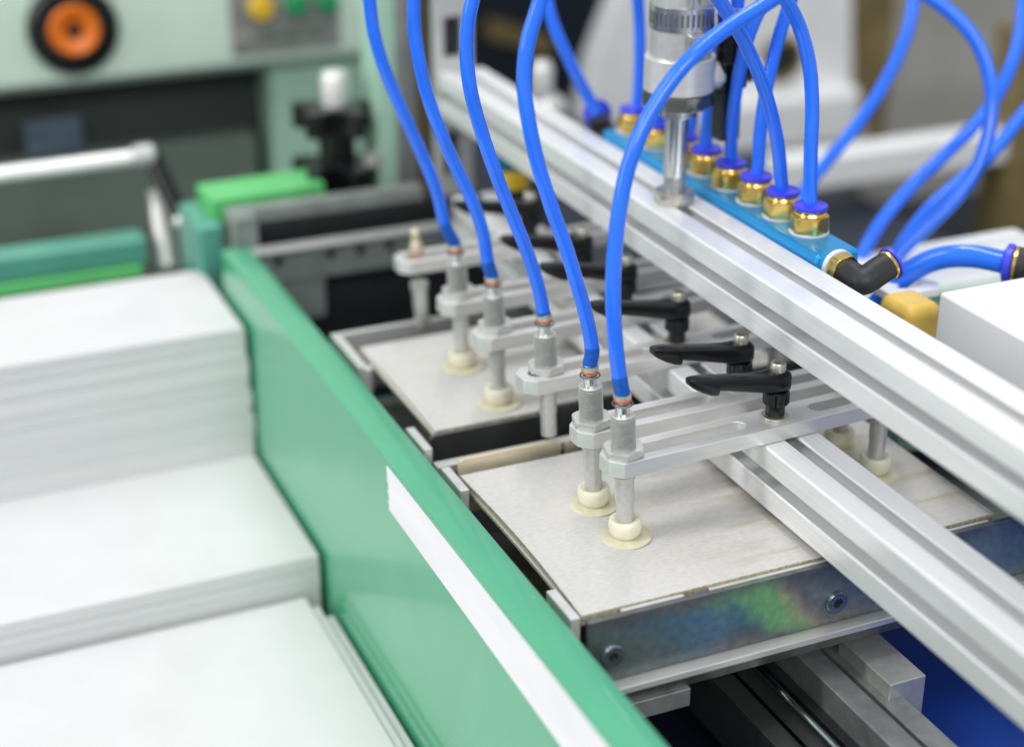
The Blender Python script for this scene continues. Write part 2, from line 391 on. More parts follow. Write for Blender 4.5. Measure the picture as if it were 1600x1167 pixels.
# ------------------------------------------------------------------ clamp levers
def lever(loc, rot, label):
    t = thing('clamp_lever', label, 'clamp lever', loc, rot, 'black clamp levers on the arms')
    obj('washer', MB().lathe([(8.0, 0), (8.2, 0.5), (8.0, 1.4), (5, 1.4)], n=40), NICKEL, t)
    b = MB(); hexnut(b, 5.9, 1.4, 9.6, ph=0.3, ch=0.06); obj('hex_foot', b, BLACK, t, bevel=0.3)
    b = MB().lathe([(6.0, 8.4), (7.3, 9.2), (7.5, 16.6), (6.8, 17.4)], n=36)
    for k in range(16):
        a = 2*PI*k/16
        b.cyl((7.35*math.cos(a), 7.35*math.sin(a), 9.5), (7.35*math.cos(a), 7.35*math.sin(a), 16.5), 0.55, 8)
    obj('sleeve', b, BLACK, t)
    # lever: lofted sections along -x, round hub at the pivot, hooked finger tip
    secs = [(7.6, 1.8, 18.4, 26.5), (7.1, 4.4, 17.6, 28.3), (5.4, 6.3, 17.3, 29.0), (2, 7.3, 17.2, 29.4), (-2, 7.3, 17.2, 29.6), (-6, 6.6, 17.4, 29.7), (-12, 5.4, 18.2, 29.9), (-24, 4.7, 20.6, 30.9),
            (-36, 4.3, 23.0, 32.2), (-42.6, 4.2, 24.3, 32.9), (-43.0, 4.3, 21.4, 33.0), (-43.6, 4.5, 21.2, 33.1), (-48, 4.7, 22.2, 33.7), (-54, 4.5, 24.8, 34.3), (-59, 3.9, 27.6, 34.6), (-62.0, 2.6, 30.2, 34.3)]
    n = 16; vs = []; fs = []
    for x, hw, zb, zt in secs:
        zb, zt = zb+3.6*max(0, -x)/62, zt+3.6*max(0, -x)/62      # the grip rises towards its tip
        zc, hh = (zb+zt)/2, (zt-zb)/2
        for k in range(n):
            a = 2*PI*k/n; c, s = math.cos(a), math.sin(a)
            e = 0.5
            vs.append((x, hw*math.copysign(abs(c)**e, c), zc+hh*math.copysign(abs(s)**e, s)))
    for i in range(len(secs)-1):
        for k in range(n): fs.append((i*n+k, i*n+(k+1)%n, (i+1)*n+(k+1)%n, (i+1)*n+k))
    fs.append(tuple(reversed(range(n)))); fs.append(tuple((len(secs)-1)*n+k for k in range(n)))
    obj('handle', MB().add(vs, fs), BLACK, t, smooth=50)
    sc = obj('screw', MB().lathe([(4.3, 28.6), (4.6, 29.8), (4.6, 34.0), (4.1, 34.8), (2.6, 34.8), (2.5, 32.8), (0.1, 32.7)], n=28), NICKEL, t)
    obj('socket', MB().prism(hexa(2.35), 32.8, 33.4), BLACKMETAL, sc)
    return t
LEV = [(99.8, 13.5, 4), (101.2, 57, 2), (99.3, 131, 0), (98, 201, -2), (95, 262, 1), (93, 346, 5)]
LEV_LAB = ['black clamp lever nearest the viewer, sharply in focus with a bright socket screw',
 'black clamp lever just behind the nearest one, half hidden hub',
 'black clamp lever in the middle, its finger end crossed by the front blue hose',
 'black clamp lever with its hub beside the front hose, fourth from the viewer',
 'black blurred clamp lever with its finger end between two blue hoses',
 'black blurred clamp lever farthest back beneath the upper beam']
lev0 = None
for i, (x, y, a) in enumerate(LEV):
    loc = (x, y, 54.3); rot = (0, 0, math.radians(a))
    if i == 0: lev0 = lever(loc, rot, LEV_LAB[0])
    else: dup(lev0, loc, rot, LEV_LAB[i])

# ------------------------------------------------------------------ suction stems
LEAN = math.radians(-3.2)
def stem(loc, rot, label):
    t = thing('suction_stem', label, 'suction stem', loc, rot, 'suction stems with threaded sleeves')
    c = obj('suction_cup', MB().lathe([(6.6, 0.9), (7.4, 1.5), (8.7, 3.0), (9.5, 5.4), (9.7, 8.0), (9.5, 10.4), (8.9, 12.0), (8.2, 12.5), (6.6, 12.4), (5.4, 11.6)], n=40), CUP, t)
    obj('skirt', MB().lathe([(15.0, 0.15), (15.2, 0.5), (14.2, 0.9), (8, 1.5), (6.4, 1.6)], n=48), SKIRT, c)
    obj('lower_tube', MB().lathe([(5.0, 9), (5.1, 24), (5.5, 24.3), (5.5, 38.3), (6.4, 38.8), (6.6, 41.0), (5.8, 41.2), (6.6, 41.8), (6.6, 44.5)], n=32), ALU_DULL, t)
    b = MB(); hexnut(b, 12.2, 54.3, 58.9, ph=0.25, ch=0.2); obj('hex_nut', b, ALU_DULL, t, bevel=0.2)
    pr = [(6.5, 44), (6.4, 54), (6.4, 59)]
    z = 59.2
    while z < 77.4:
        pr += [(7.05, z+0.32), (7.05, z+0.62), (5.7, z+0.92), (5.7, z+1.22)]; z += 1.42
    pr += [(6.7, z+0.3), (6.7, z+0.9), (5.9, z+1.5), (4.4, z+1.5)]
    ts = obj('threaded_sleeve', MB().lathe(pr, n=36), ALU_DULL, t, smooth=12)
    ts.data.materials.append(MIDSTEEL)          # darker steel paints in the shade between thread crests
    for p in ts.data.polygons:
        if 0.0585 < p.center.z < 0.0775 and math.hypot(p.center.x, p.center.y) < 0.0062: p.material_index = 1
    obj('plunger_tube', MB().lathe([(4.0, 77), (4.0, 84.5), (4.3, 84.8), (4.3, 87.4)], n=28), STEEL, t)
    ring = [(5.6*math.cos(a), 5.6*math.sin(a), 85.2+0.35*math.sin(a*0.5)) for a in np.linspace(0.6, 0.6+2*PI*0.94, 36)]
    obj('spring_clip', MB().tube(ring, 0.55, 8), DSTEEL, t)
    obj('o_ring', MB().tube([(4.1*math.cos(a), 4.1*math.sin(a), 88.0) for a in np.linspace(0, 2*PI, 33)[:-1]], 0.95, 10, closed=True), COPPER, t)
    b = MB(); hexnut(b, 5.2, 88.6, 91.6, ph=0.5, ch=0.15); b.lathe([(3.6, 91.4), (3.0, 92.4), (3.0, 94.6)], n=20); obj('hose_barb', b, NICKEL, t)
    return t
STEM_LAB = ['suction stem at the front left, fully in focus, its cup flattened on the grey board',
 'suction stem just behind the front one, its cup half hidden by it',
 'suction stem without a cup, hanging in the dark gap between the trays',
 'blurred suction stem with its yellowed cup on the near half of the rear board',
 'blurred suction stem with its yellowed cup on the far half of the rear board',
 'blurred suction stem at the far end with a bare brass nipple and no hose']
SX = [(0.8, 7.5), (0.8, 48.0), (8.0, 126.0), (4.0, 197.0), (4.0, 261.0), (6, 345.0)]
stem0 = None; STEM = []
for i, (x, y) in enumerate(SX):
    loc = (x, y, 0.2); rot = (0, LEAN, 0)
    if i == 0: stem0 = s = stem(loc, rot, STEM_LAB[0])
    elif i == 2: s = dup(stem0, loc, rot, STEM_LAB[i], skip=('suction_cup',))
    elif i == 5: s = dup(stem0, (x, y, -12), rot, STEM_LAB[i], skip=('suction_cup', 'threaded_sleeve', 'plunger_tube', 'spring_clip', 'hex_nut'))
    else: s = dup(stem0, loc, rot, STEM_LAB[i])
    STEM.append(s)
for ch in STEM[5].children:      # the far stem sits low in its arm: only the nipple shows
    if ch.name.startswith(('o_ring', 'hose_barb')): ch.location.z = -0.020
obj('nipple', MB().lathe([(4.4, 66), (4.4, 75), (3.6, 75.6), (3.0, 77), (3.0, 83), (3.5, 84), (2.6, 86)], n=20), TANPL, STEM[5])
for (x, y, l) in ((176, 14.5, 'right hand suction stem under the nearest clamp arm, beside the lower beam'),
                  (176.5, 54, 'right hand suction stem under the second clamp arm, cup half behind the beam'),
                  (176.5, 131, 'right hand suction stem under the third clamp arm, mostly behind the upper beam')):
    dup(stem0, (x, y, 0.2), (0, 0, 0), l, skip=('spring_clip', 'o_ring', 'hose_barb'))

# ------------------------------------------------------------------ hoses
def hose(path, r, label, end=True, mbm=HOSE, n=20):
    pts = spline(path)
    o = obj('blue_hose', MB().tube(pts, r, n), mbm, org=path[0], smooth=60)
    tag(o, label, 'hose', 'blue air hoses')
    if end:
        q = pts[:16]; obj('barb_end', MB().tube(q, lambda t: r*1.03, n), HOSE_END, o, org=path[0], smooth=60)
    return o
def stem_top(i, z=91.6):
    x, y = SX[i]; return (x+math.sin(LEAN)*z, y, 0.2+math.cos(LEAN)*z)
def px_path(base, pts, d1, n0=0):
    """pixel track in the plane y of its base, easing d1 mm further back"""
    N = len(pts); out = [base]
    for k, (px, py) in enumerate(pts):
        t = (k+1)/N; out.append(at(px, py, y=base[1]+d1*(3*t*t-2*t**3)))
    return out
hose(px_path(stem_top(0), [(968, 590), (962, 540), (958, 470), (960, 400), (969, 320), (985, 250), (1015, 180), (1062, 110), (1120, 56), (1185, 14), (1250, -25), (1330, -60)], 30), 4.3, 'blue hose rising from the nearest suction stem and arching right across the cylinder')
hose(px_path(stem_top(1), [(925, 545), (917, 500), (905, 455), (885, 390), (862, 325), (840, 255), (826, 190), (819, 130), (824, 70), (840, 15), (858, -40)], 25), 4.2, 'blue hose rising from the second suction stem with its bend left of the front hose')
hose(px_path(stem_top(2), [(849, 488), (840, 445), (824, 395), (800, 335), (776, 275), (752, 205), (735, 140), (729, 80), (732, 30), (746, -30)], 20), 4.2, 'blue hose from the stem over the gap, third from the viewer')
hose(px_path(stem_top(3), [(762, 410), (755, 365), (738, 315), (714, 265), (690, 210), (668, 150), (654, 90), (647, 35), (647, -30)], 15), 4.2, 'blue hose passing the beam end, second from the left')
hose(px_path(stem_top(4), [(695, 350), (684, 305), (668, 262), (645, 210), (620, 155), (598, 100), (584, 50), (578, 5), (576, -40)], 10), 4.2, 'leftmost blue hose rising in front of the grey post')

# manifold, fittings and their hoses
man = thing('air_manifold', 'cyan anodised manifold bar with a row of brass fittings on the upper beam', 'manifold', (143, 45, 111))
obj('manifold_bar', MB().box((142.2, 45, 109), (173, 328, 137)), CYAN, man, org=(143, 45, 111), bevel=3.0, seg=3)
obj('beam_bracket', MB().box((141.8, 70, 100), (150, 300, 108.5)), DSTEEL, man, org=(143, 45, 111))
FY = [82, 113, 145, 176.5, 208.5, 241, 275, 314]
fit0 = None
FLAB = ['brass push fitting nearest the manifold end, right behind the beam', 'brass push fitting second from the near end of the manifold', 'brass push fitting third from the near end of the manifold',
        'brass push fitting fourth from the near end of the manifold', 'brass push fitting just right of the cylinder rod', 'brass push fitting hidden partly behind the cylinder rod',
        'brass push fitting just left of the cylinder rod', 'brass push fitting at the far end of the manifold']
for i, y in enumerate(FY):
    loc = (160.5, y, 137.1)
    if i == 0:
        fit0 = f = thing('push_fitting', FLAB[0], 'hose fitting', loc, (0, 0, 0.2), 'brass push fittings on the manifold')
        b = MB(); b.lathe([(12.3, 0), (12.3, 0.9), (10.5, 1.0)], n=36); obj('sealing_washer', b, WHITEP, f)
        b = MB(); hexnut(b, 12.4, 1.0, 11.4, ph=0.1); obj('hex_body', b, BRASS, f, bevel=0.2)
        obj('neck', MB().lathe([(9.5, 11.2), (9.7, 12.0), (9.0, 13.4), (7.8, 13.6), (7.8, 15)], n=32), BRASS, f)
        obj('release_collar', MB().lathe([(7.4, 14.4), (10.2, 15.0), (10.6, 16.2), (10.3, 17.6), (6.5, 18.0), (5.6, 18.6)], n=36), COLLAR, f)
    else: dup(fit0, loc, (0, 0, random.uniform(0, 1)), FLAB[i])
def mtop(i): return (160.5, FY[i], 137.1+12)
def mhose(i, pts, d1, label): return hose(px_path(mtop(i), pts, d1), 4.25, label, end=False)
mhose(0, [(1266, 290), (1267, 235), (1269, 170), (1265, 105), (1250, 45), (1225, -5), (1195, -50)], 12, 'blue hose standing upright in the manifold fitting nearest the end')
mhose(1, [(1220, 275), (1215, 225), (1203, 170), (1185, 115), (1160, 60), (1130, 10), (1090, -50)], -22, 'blue hose leaning left from the second manifold fitting and crossing others')
mhose(2, [(1185, 255), (1187, 215), (1194, 160), (1205, 105), (1218, 55), (1236, 0), (1255, -50)], 10, 'blue hose leaning right from the third manifold fitting')
mhose(3, [(1142, 235), (1143, 200), (1149, 150), (1158, 100), (1172, 50), (1192, 5), (1220, -50)], -30, 'blue shaded hose from the fourth manifold fitting beside the black valve')
mhose(4, [(1104, 215), (1106, 180), (1110, 140), (1112, 90), (1108, 40), (1100, -50)], 14, 'blue hose running up behind the cylinder valve, just right of its rod')
mhose(5, [(1080, 190), (1078, 150), (1074, 90), (1070, 30), (1066, -50)], 10, 'blue hose hidden behind the cylinder barrel')
mhose(6, [(1030, 165), (1032, 130), (1036, 80), (1040, 20), (1044, -50)], 10, 'blue hose rising behind the cylinder from the fitting left of its rod')
mhose(7, [(996, 160), (999, 120), (1000, 75), (999, 30), (993, -50)], 10, 'blue hose standing in the far manifold fitting, left of the cylinder')
# far elbow of the manifold with its hose
el = thing('elbow_fitting', 'dark elbow fitting with violet collar at the far end of the manifold', 'hose fitting', (158, 345, 125))
A = (158, 329, 123); B = (158, 350, 126); Cc = at(934, 178, y=352)
obj('elbow_body', MB().tube(spline([A, B, tuple(np.array(B)*0.4+np.array(Cc)*0.6+np.array([0, 4, 0])), Cc], 8), 8.0, 18), RUBBER, el, org=(158, 345, 125))
hd = Vector(at(905, 125, d=1330))-Vector(Cc)
obj('release_collar', MB().lathe([(7.5, -1), (10.5, 0), (10.5, 3), (6, 5)], Cc, hd, 28), COLLAR, el, org=(158, 345, 125))
hose([Cc, at(918, 150, d=depth(Cc)-5), at(898, 112, d=depth(Cc)-15), at(878, 70, d=depth(Cc)-25), at(862, 30, d=depth(Cc)-30), at(848, -30, d=depth(Cc)-35)], 4.6, 'blue hose running up left from the violet collar behind the upper beam', end=False)
# near elbow
el2 = thing('elbow_fitting', 'black elbow fitting with brass hexagon at the near end of the manifold', 'hose fitting', (158, 40, 122))
b = MB().cyl((157, 45.2, 128), (157, 42, 128), 10.8, 32); obj('sealing_washer', b, WHITEP, el2, org=(158, 40, 122))
b = MB(); hexnut(b, 10.6, 0, 7.5, ph=0.2)
b.v = [(157+x, 42-z, 128+y) for x, y, z in b.v]; obj('hex_body', b, BRASS, el2, org=(158, 40, 122), bevel=0.2)
c2 = np.array((157.5, 19.5, 127.6)); p3 = np.array((176.0, 21.5, 134.0))
obj('elbow_body', MB().tube(spline([(157, 35, 128), (157, 27.5, 128), tuple(c2), tuple(c2*0.45+p3*0.55), tuple(p3)], 9), lambda t: 8.2 if t < 0.62 else 8.5, 24), RUBBER, el2, org=(158, 40, 122))
ed = Vector(p3-c2)
obj('brass_ring', MB().lathe([(8.6, -0.5), (9.1, 0), (9.1, 1.2), (8, 1.5)], p3, ed, 32), BRASS, el2, org=(158, 40, 122))
obj('release_collar', MB().lathe([(7.2, 1.4), (10.0, 2.0), (10.0, 3.6), (7, 4.4)], p3, ed, 32), COLLAR, el2, org=(158, 40, 122))
def free(pts, d0, d1, r, label):
    N = len(pts); return hose([at(px, py, d=d0+(d1-d0)*k/(N-1)) for k, (px, py) in enumerate(pts)], r, label, end=False, n=20)
free([(1240, 330), (1256, 298), (1290, 255), (1332, 205), (1370, 150), (1400, 95), (1421, 40), (1428, -10), (1428, -60)], 1290, 1330, 4.9, 'blue hose curving up right from behind the nearest brass fitting')
free([(1385, 440), (1405, 398), (1445, 358), (1492, 312), (1526, 262), (1546, 200), (1549, 140), (1535, 85), (1508, 42), (1470, 8), (1428, -20)], 1190, 1180, 5.0, 'blue hose forming the large arch at the right, nearest of that bundle')
free([(1330, 450), (1346, 400), (1378, 345), (1425, 290), (1478, 240), (1528, 190), (1563, 140), (1586, 85), (1597, 30), (1600, -40)], 1230, 1270, 4.9, 'blue hose rising to the top right corner from behind the near elbow')
free([(1385, 425), (1416, 372), (1456, 322), (1502, 282), (1548, 240), (1590, 190), (1630, 140)], 1215, 1240, 4.9, 'blue hose leaving the picture at the right edge below the others')
BIG = [(1352, 505), (1382, 462), (1420, 426), (1468, 404), (1520, 401), (1574, 411)]
big = [at(px, py, d=1085-8*k) for k, (px, py) in enumerate(BIG)]
hose(big, 7.3, 'thick blue hose bending right from behind the beam into a black fitting', end=False, n=24)
bf = thing('straight_fitting', 'black fitting with violet collar on the thick blue hose at the right edge', 'hose fitting', big[-1])
dv = Vector(big[-1])-Vector(big[-2])
obj('release_collar', MB().lathe([(8, -3), (12.4, -1), (12.4, 2.5), (10, 4)], big[-1], dv, 32), COLLAR, bf, org=big[-1])
obj('brass_ring', MB().lathe([(11, 3.6), (11.6, 4.2), (11.6, 6), (10, 6.4)], big[-1], dv, 32), BRASS, bf, org=big[-1])
obj('fitting_body', MB().lathe([(10.8, 5.5), (11.6, 8), (12.2, 16), (12.4, 50), (9, 52)], big[-1], dv, 32), RUBBER, bf, org=big[-1])

# ------------------------------------------------------------------ air cylinder
c0 = (120.8, 180, 131.3)
ac = thing('air_cylinder', 'upright silver air cylinder with a chromed rod bolted on the upper beam', 'air cylinder', c0)
def L(prof, n=40, c=(0, 0)): return MB().lathe(prof, (c[0], c[1], 0), n=n)
b = MB(); hexnut(b, 13.6, 0, 8, ph=0.45); obj('base_nut', b, NUTM, ac, bevel=0.2)
obj('rod_end', L([(7.2, 7.8), (7.2, 16.5), (6.7, 16.8), (6.7, 17.6)]), MIDSTEEL, ac)
obj('piston_rod', L([(7.5, 17.4), (7.6, 18), (7.6, 58)]), STEEL, ac)
pr = [(11.8, 58)]
for k in range(3): pr += [(12.8, 58.4+k*2.4), (12.8, 59.6+k*2.4), (12.0, 60.2+k*2.4), (12.0, 60.7+k*2.4)]
obj('threaded_neck', L(pr+[(12, 66)]), STEEL, ac, smooth=25)
b = MB(); hexnut(b, 23.4, 65.0, 73.8, ph=0.55); obj('lock_nut', b, LOCKST, ac, bevel=0.2)
obj('end_cap', L([(19, 73.5), (19, 75.4), (21.8, 75.5), (22.6, 75.6), (22.6, 96.5), (22.0, 97.3), (19.4, 97.3)], 48), ALU, ac)
obj('barrel', L([(19.4, 97), (19.4, 240), (18.6, 241)], 48), ALU_DULL, ac)
band = obj('clamp_band', L([(19.6, 115), (20.3, 115.1), (20.3, 129.9), (19.6, 130)], 48), STEEL, ac)
b = MB()
for k in range(36):
    a = 2*PI*k/36+0.03; ca, sa = math.cos(a), math.sin(a); r = 20.25; hw = 0.85
    b.add([(r*ca-sa*q*hw+ca*e, r*sa+ca*q*hw+sa*e, z) for e in (0, 0.14) for q, z in ((-1, 118.6), (1, 118.6), (1, 126.4), (-1, 126.4))],
          [(0,1,2,3),(7,6,5,4),(0,4,5,1),(1,5,6,2),(2,6,7,3),(3,7,4,0)])
obj('band_slots', b, DSTEEL, band, smooth=0)
va = math.atan2(-CAM[1]*0-0.84, -0.28); va = math.radians(-92)
hx, hy = 20.5*math.cos(va), 20.5*math.sin(va)
tx, ty = -math.sin(va), math.cos(va)
def hbox(u0, u1, n0, n1, z0, z1):
    vs = []
    for z in (z0, z1):
        for (uu, nn) in ((u0, n0), (u1, n0), (u1, n1), (u0, n1)):
            vs.append(((20.5+nn)*math.cos(va)+uu*tx, (20.5+nn)*math.sin(va)+uu*ty, z))
    return MB().add(vs, [(0,3,2,1),(4,5,6,7),(0,1,5,4),(1,2,6,5),(2,3,7,6),(3,0,4,7)])
hs = obj('clamp_housing', hbox(-7, 7.5, 0.2, 7, 104, 115), STEEL, ac, bevel=0.8)
obj('housing_step', hbox(-3, 7, 7, 8.2, 105.5, 112.5), NICKEL, hs, bevel=0.5)
obj('housing_upper', hbox(-7, 8, 0.2, 7.5, 131, 150), STEEL, hs, bevel=1.0)
obj('clamp_screw', hbox(-3, 6, 7.2, 11, 134, 147), MIDSTEEL, hs, bevel=1.0)
obj('switch_cable_end', MB().cyl((hx*1.12+0.5*tx, hy*1.12+0.5*ty, 99.6), (hx*1.12+0.5*tx, hy*1.12+0.5*ty, 104), 3.4, 20), BTNG, ac)
fv = thing('flow_valve', 'black flow control valve with knurled knob on the right of the cylinder', 'valve', (c0[0]+24, c0[1]-3, c0[2]+86))
vo = (c0[0]-3, c0[1], c0[2]-5)
def V(mb): mb.v = [(x+vo[0], y+vo[1], z+vo[2]) for x, y, z in mb.v]; return mb
og = (c0[0]+24, c0[1]-3, c0[2]+86)
obj('port_stub', V(MB().cyl((21.8, -3, 87), (30, -3, 87), 9, 28)), ALU, fv, org=og)
obj('valve_block', V(MB().box((28, -12, 78), (47, 6, 97))), BLACK, fv, org=og, bevel=2.5)
obj('valve_riser', V(MB().cyl((38, -3, 96), (38, -3, 122), 9.5, 28)), BLACK, fv, org=og, bevel=1)
obj('valve_foot', V(MB().box((30, -9, 44), (45, 4, 78.2))), BLACKMETAL, fv, org=og, bevel=1.5)
obj('release_collar', V(MB().lathe([(7, 121.5), (10, 122.5), (10, 126), (6, 127)], (38, -3, 0), n=28)), COLLAR, fv, org=og)
kn = V(MB().lathe([(6, 50), (8.0, 51), (8.0, 60), (6.5, 61)], (0, -3, 88), (1, 0, 0), 32))
ko = obj('adjusting_knob', kn, NICKEL, fv, org=og)
vp = (c0[0]+38, c0[1]-3, c0[2]+124)
hose([vp, (vp[0]+1, vp[1], vp[2]+15), (vp[0]+6, vp[1], vp[2]+40), (vp[0]+16, vp[1]-4, vp[2]+80), (vp[0]+30, vp[1]-10, vp[2]+120)], 4.3, 'blue hose in the violet collar on top of the black valve', end=False)

# ------------------------------------------------------------------ green side board
gb = thing('side_board', 'long glossy green painted side board between paper piles and board trays', 'side board', (-86.5, -100, -200))
obj('board_panel', MB().prism([(-98.5, 6.5), (-97.8, 8.6), (-96, 9.8), (-77, 9.8), (-75.6, 9.2), (-75, 8), (-75, -420), (-98.5, -420)], -640, 527,
    mapf=lambda a, b, h: (a, h, b)), GREEN, gb, org=(-86.5, -100, -200), bevel=0.6)
zt = 5.6
tl = []
rr = random.Random(3)
for k in range(13): tl.append((133.5+rr.uniform(-1.2, 1.2)-0.3*k, zt-k*2.45))
pl = [(-420, zt)]+tl+[(-420, zt-40)]
obj('tape', MB().prism(pl, 0, 0.35, mapf=lambda a, b, h: (-98.55-h, a, b-0.006*(a-130) if False else b)), TAPE, gb, org=(-86.5, -100, -200), label='white adhesive tape with a torn end along the upper edge')

# ------------------------------------------------------------------ paper piles
def pile(label, x1, y0, y1, ztop, zbot, layers, seed, skew=0.0):
    rg = random.Random(seed); x0 = -620
    t = thing('paper_pile', label, 'paper pile', ((x0+x1)/2, (y0+y1)/2, zbot), group='white paper piles beside the green board')
    zs = ztop
    for k, h in enumerate(layers):
        dx, dy = rg.uniform(-0.9, 0.9), rg.uniform(-0.8, 0.8)
        if k == 0: dx = dy = 0
        b = MB(); top = zs; bot = max(zbot, zs-h)
        n = 6
        b.box((x0, y0+dy, bot+0.25), (x1+dx+skew*k, y1+dy, top))
        obj('paper_bundle', b, PAPER if k == 0 else (PAPER2 if k % 2 else PAPER), t, org=((x0+x1)/2, (y0+y1)/2, zbot), bevel=0.25)
        zs = bot
        if zs <= zbot: break
pile('highest white paper pile at the back left, blurred, with banded front', -104, 447, 582, -26, -136, [4, 3, 6, 3, 9, 4, 12, 5, 8, 14, 6, 18, 30], 1, 0.25)
pile('middle white paper pile, one step lower in front of the highest', -103, 276, 452, -136, -215, [4, 2.5, 4, 3, 5, 8, 14, 50], 2)
pile('nearest and lowest white paper pile at the bottom left', -116, -60, 271, -165, -260, [3, 30, 70], 4)
obj_strip = thing('paper_pile', 'narrow white paper pile squeezed between the lowest pile and green board', 'paper pile', (-108, 100, -260), group='white paper piles beside the green board')
obj('paper_bundle', MB().box((-114.6, -60, -259), (-109, 262, -168)), PAPER, obj_strip, org=(-108, 100, -260), bevel=0.6)
obj('paper_bundle', MB().box((-107.6, -60, -259), (-102, 250, -171)), PAPER2, obj_strip, org=(-108, 100, -260), bevel=0.6)
pt = thing('paper_table', 'white table surface carrying the paper piles', 'table', (-400, 200, -300))
obj('table_top', MB().box((-800, -640, -300), (-101, 620, -260.5)), WHITEP, pt, org=(-400, 200, -300), bevel=1)

# ------------------------------------------------------------------ board trays
tr = thing('board_tray', 'front tray of zinc plated plates holding the near grey boards', 'board tray', (60, 20, -45))
O = (60, 20, -45)
pp = obj('front_plate', MB().box((-57.5, -63.5, -41), (420, -60, -0.8)), ZINC, tr, org=O, bevel=0.6, label='iridescent blue and green front plate with two socket screws')
obj('plate_flange', MB().box((-44, -71.5, -45.5), (420, -60.4, -41.2)), ALU, pp, org=O, bevel=0.6)
for (px, py) in ((957, 1024), (1307, 940), (1700, 860)):
    sx, sy, sz = at(px, py, y=-64)
    s = obj('socket_screw', MB().lathe([(7.0, -0.3), (7.2, 0.4), (6.9, 1.5), (6.2, 2.1), (3.0, 2.2), (2.8, 0.6), (0.2, 0.5)], (sx, -63.6, sz), (0, -1, 0), 32), SCREWM, tr, org=O)
    obj('socket', MB().prism(hexa(2.9), 0.7, 1.1, mapf=lambda a, b, h: (sx+a, -63.6-h, sz+b)), BLACKMETAL, s, org=O)
obj('ledge_strip', MB().box((-36, -59.6, -8), (2, -57, -0.9)), ALU, tr, org=O, bevel=0.3)
obj('ledge_strip', MB().box((18, -59.6, -8), (205, -57, -1.4)), ALU, tr, org=O, bevel=0.3)
obj('tray_floor', MB().box((-58, -59.5, -60), (330, 128, -55)), DSTEEL, tr, org=O)
def block(corners, z, zb, thick=5.8):
    p = [at(px, py, z=z) for px, py in corners]; ys = sorted((p[0][1], p[1][1])); x0 = (p[0][0]+p[1][0])/2
    return MB().box((x0, ys[0], zb), (x0+thick, ys[1], z))
obj('side_block', block(((852, 923), (893, 968)), 1.5, -45), ALU, tr, org=O, bevel=0.5)
obj('side_block', block(((688, 731), (720, 767)), 1.5, -45), ALU, tr, org=O, bevel=0.5)
obj('rail', MB().box((-64, 137, -11), (330, 145, -5)), ALU_DULL, tr, org=O, bevel=0.8)
obj('rail_core', MB().box((-64, 138, -40), (330, 144, -11.2)), DSTEEL, tr, org=O)
def rplate(x0, x1, z0, z1, r=4, n=6):
    p = [(x1, z0), (x1, z1)] ; p = [(x0+1.5, z0)]+[(x1-1.5, z0)]
    p += [(x1-r+r*math.cos(a), z1-r+r*math.sin(a)) for a in np.linspace(0, PI/2, n)]
    p += [(x0+r+r*math.cos(a), z1-r+r*math.sin(a)) for a in np.linspace(PI/2, PI, n)]
    return p
for (x0, x1) in ((-57, 13), (16, 80)):
    obj('back_plate', MB().prism(rplate(x0, x1, -30, 7.2, 5), 119, 121.5, mapf=lambda a, b, h: (a, h, b)), TANPL, tr, org=O, bevel=0.3)
tr2 = thing('board_tray', 'rear tray of bare metal plates holding the blurred far boards', 'board tray', (60, 260, -45))
O2 = (60, 260, -45)
pl = [(-57, -40), (330, -40), (330, 5), (23, 5), (20.5, 2.5), (19, 0.5)]+[(-57+4+4*math.cos(a), -3.5+4*math.sin(a)) for a in np.linspace(PI/2, PI, 6)]
obj('front_plate', MB().prism(pl, 168, 171, mapf=lambda a, b, h: (a, h, b)), DPLATE, tr2, org=O2, bevel=0.5, label='dark polished front plate with a rounded corner')
obj('side_block', block(((633, 669), (663, 703)), 1.5, -45), ALU, tr2, org=O2, bevel=0.5)
obj('side_block', block(((516, 524), (562, 574)), 1.5, -45, 7), ALU, tr2, org=O2, bevel=0.5)
obj('tray_back_plate', MB().box((-65, 344.5, -45), (330, 349, 1.2)), ALU, tr2, org=O2, bevel=0.5)
obj('tray_floor', MB().box((-58, 172, -60), (330, 344, -55)), DSTEEL, tr2, org=O2)
sp = at(557, 570, z=1)
obj('stop_pin', MB().cyl((-58, sp[1]-4, -20), (-58, sp[1]-4, 0), 4, 20), ALU, tr2, org=O2, bevel=0.8)

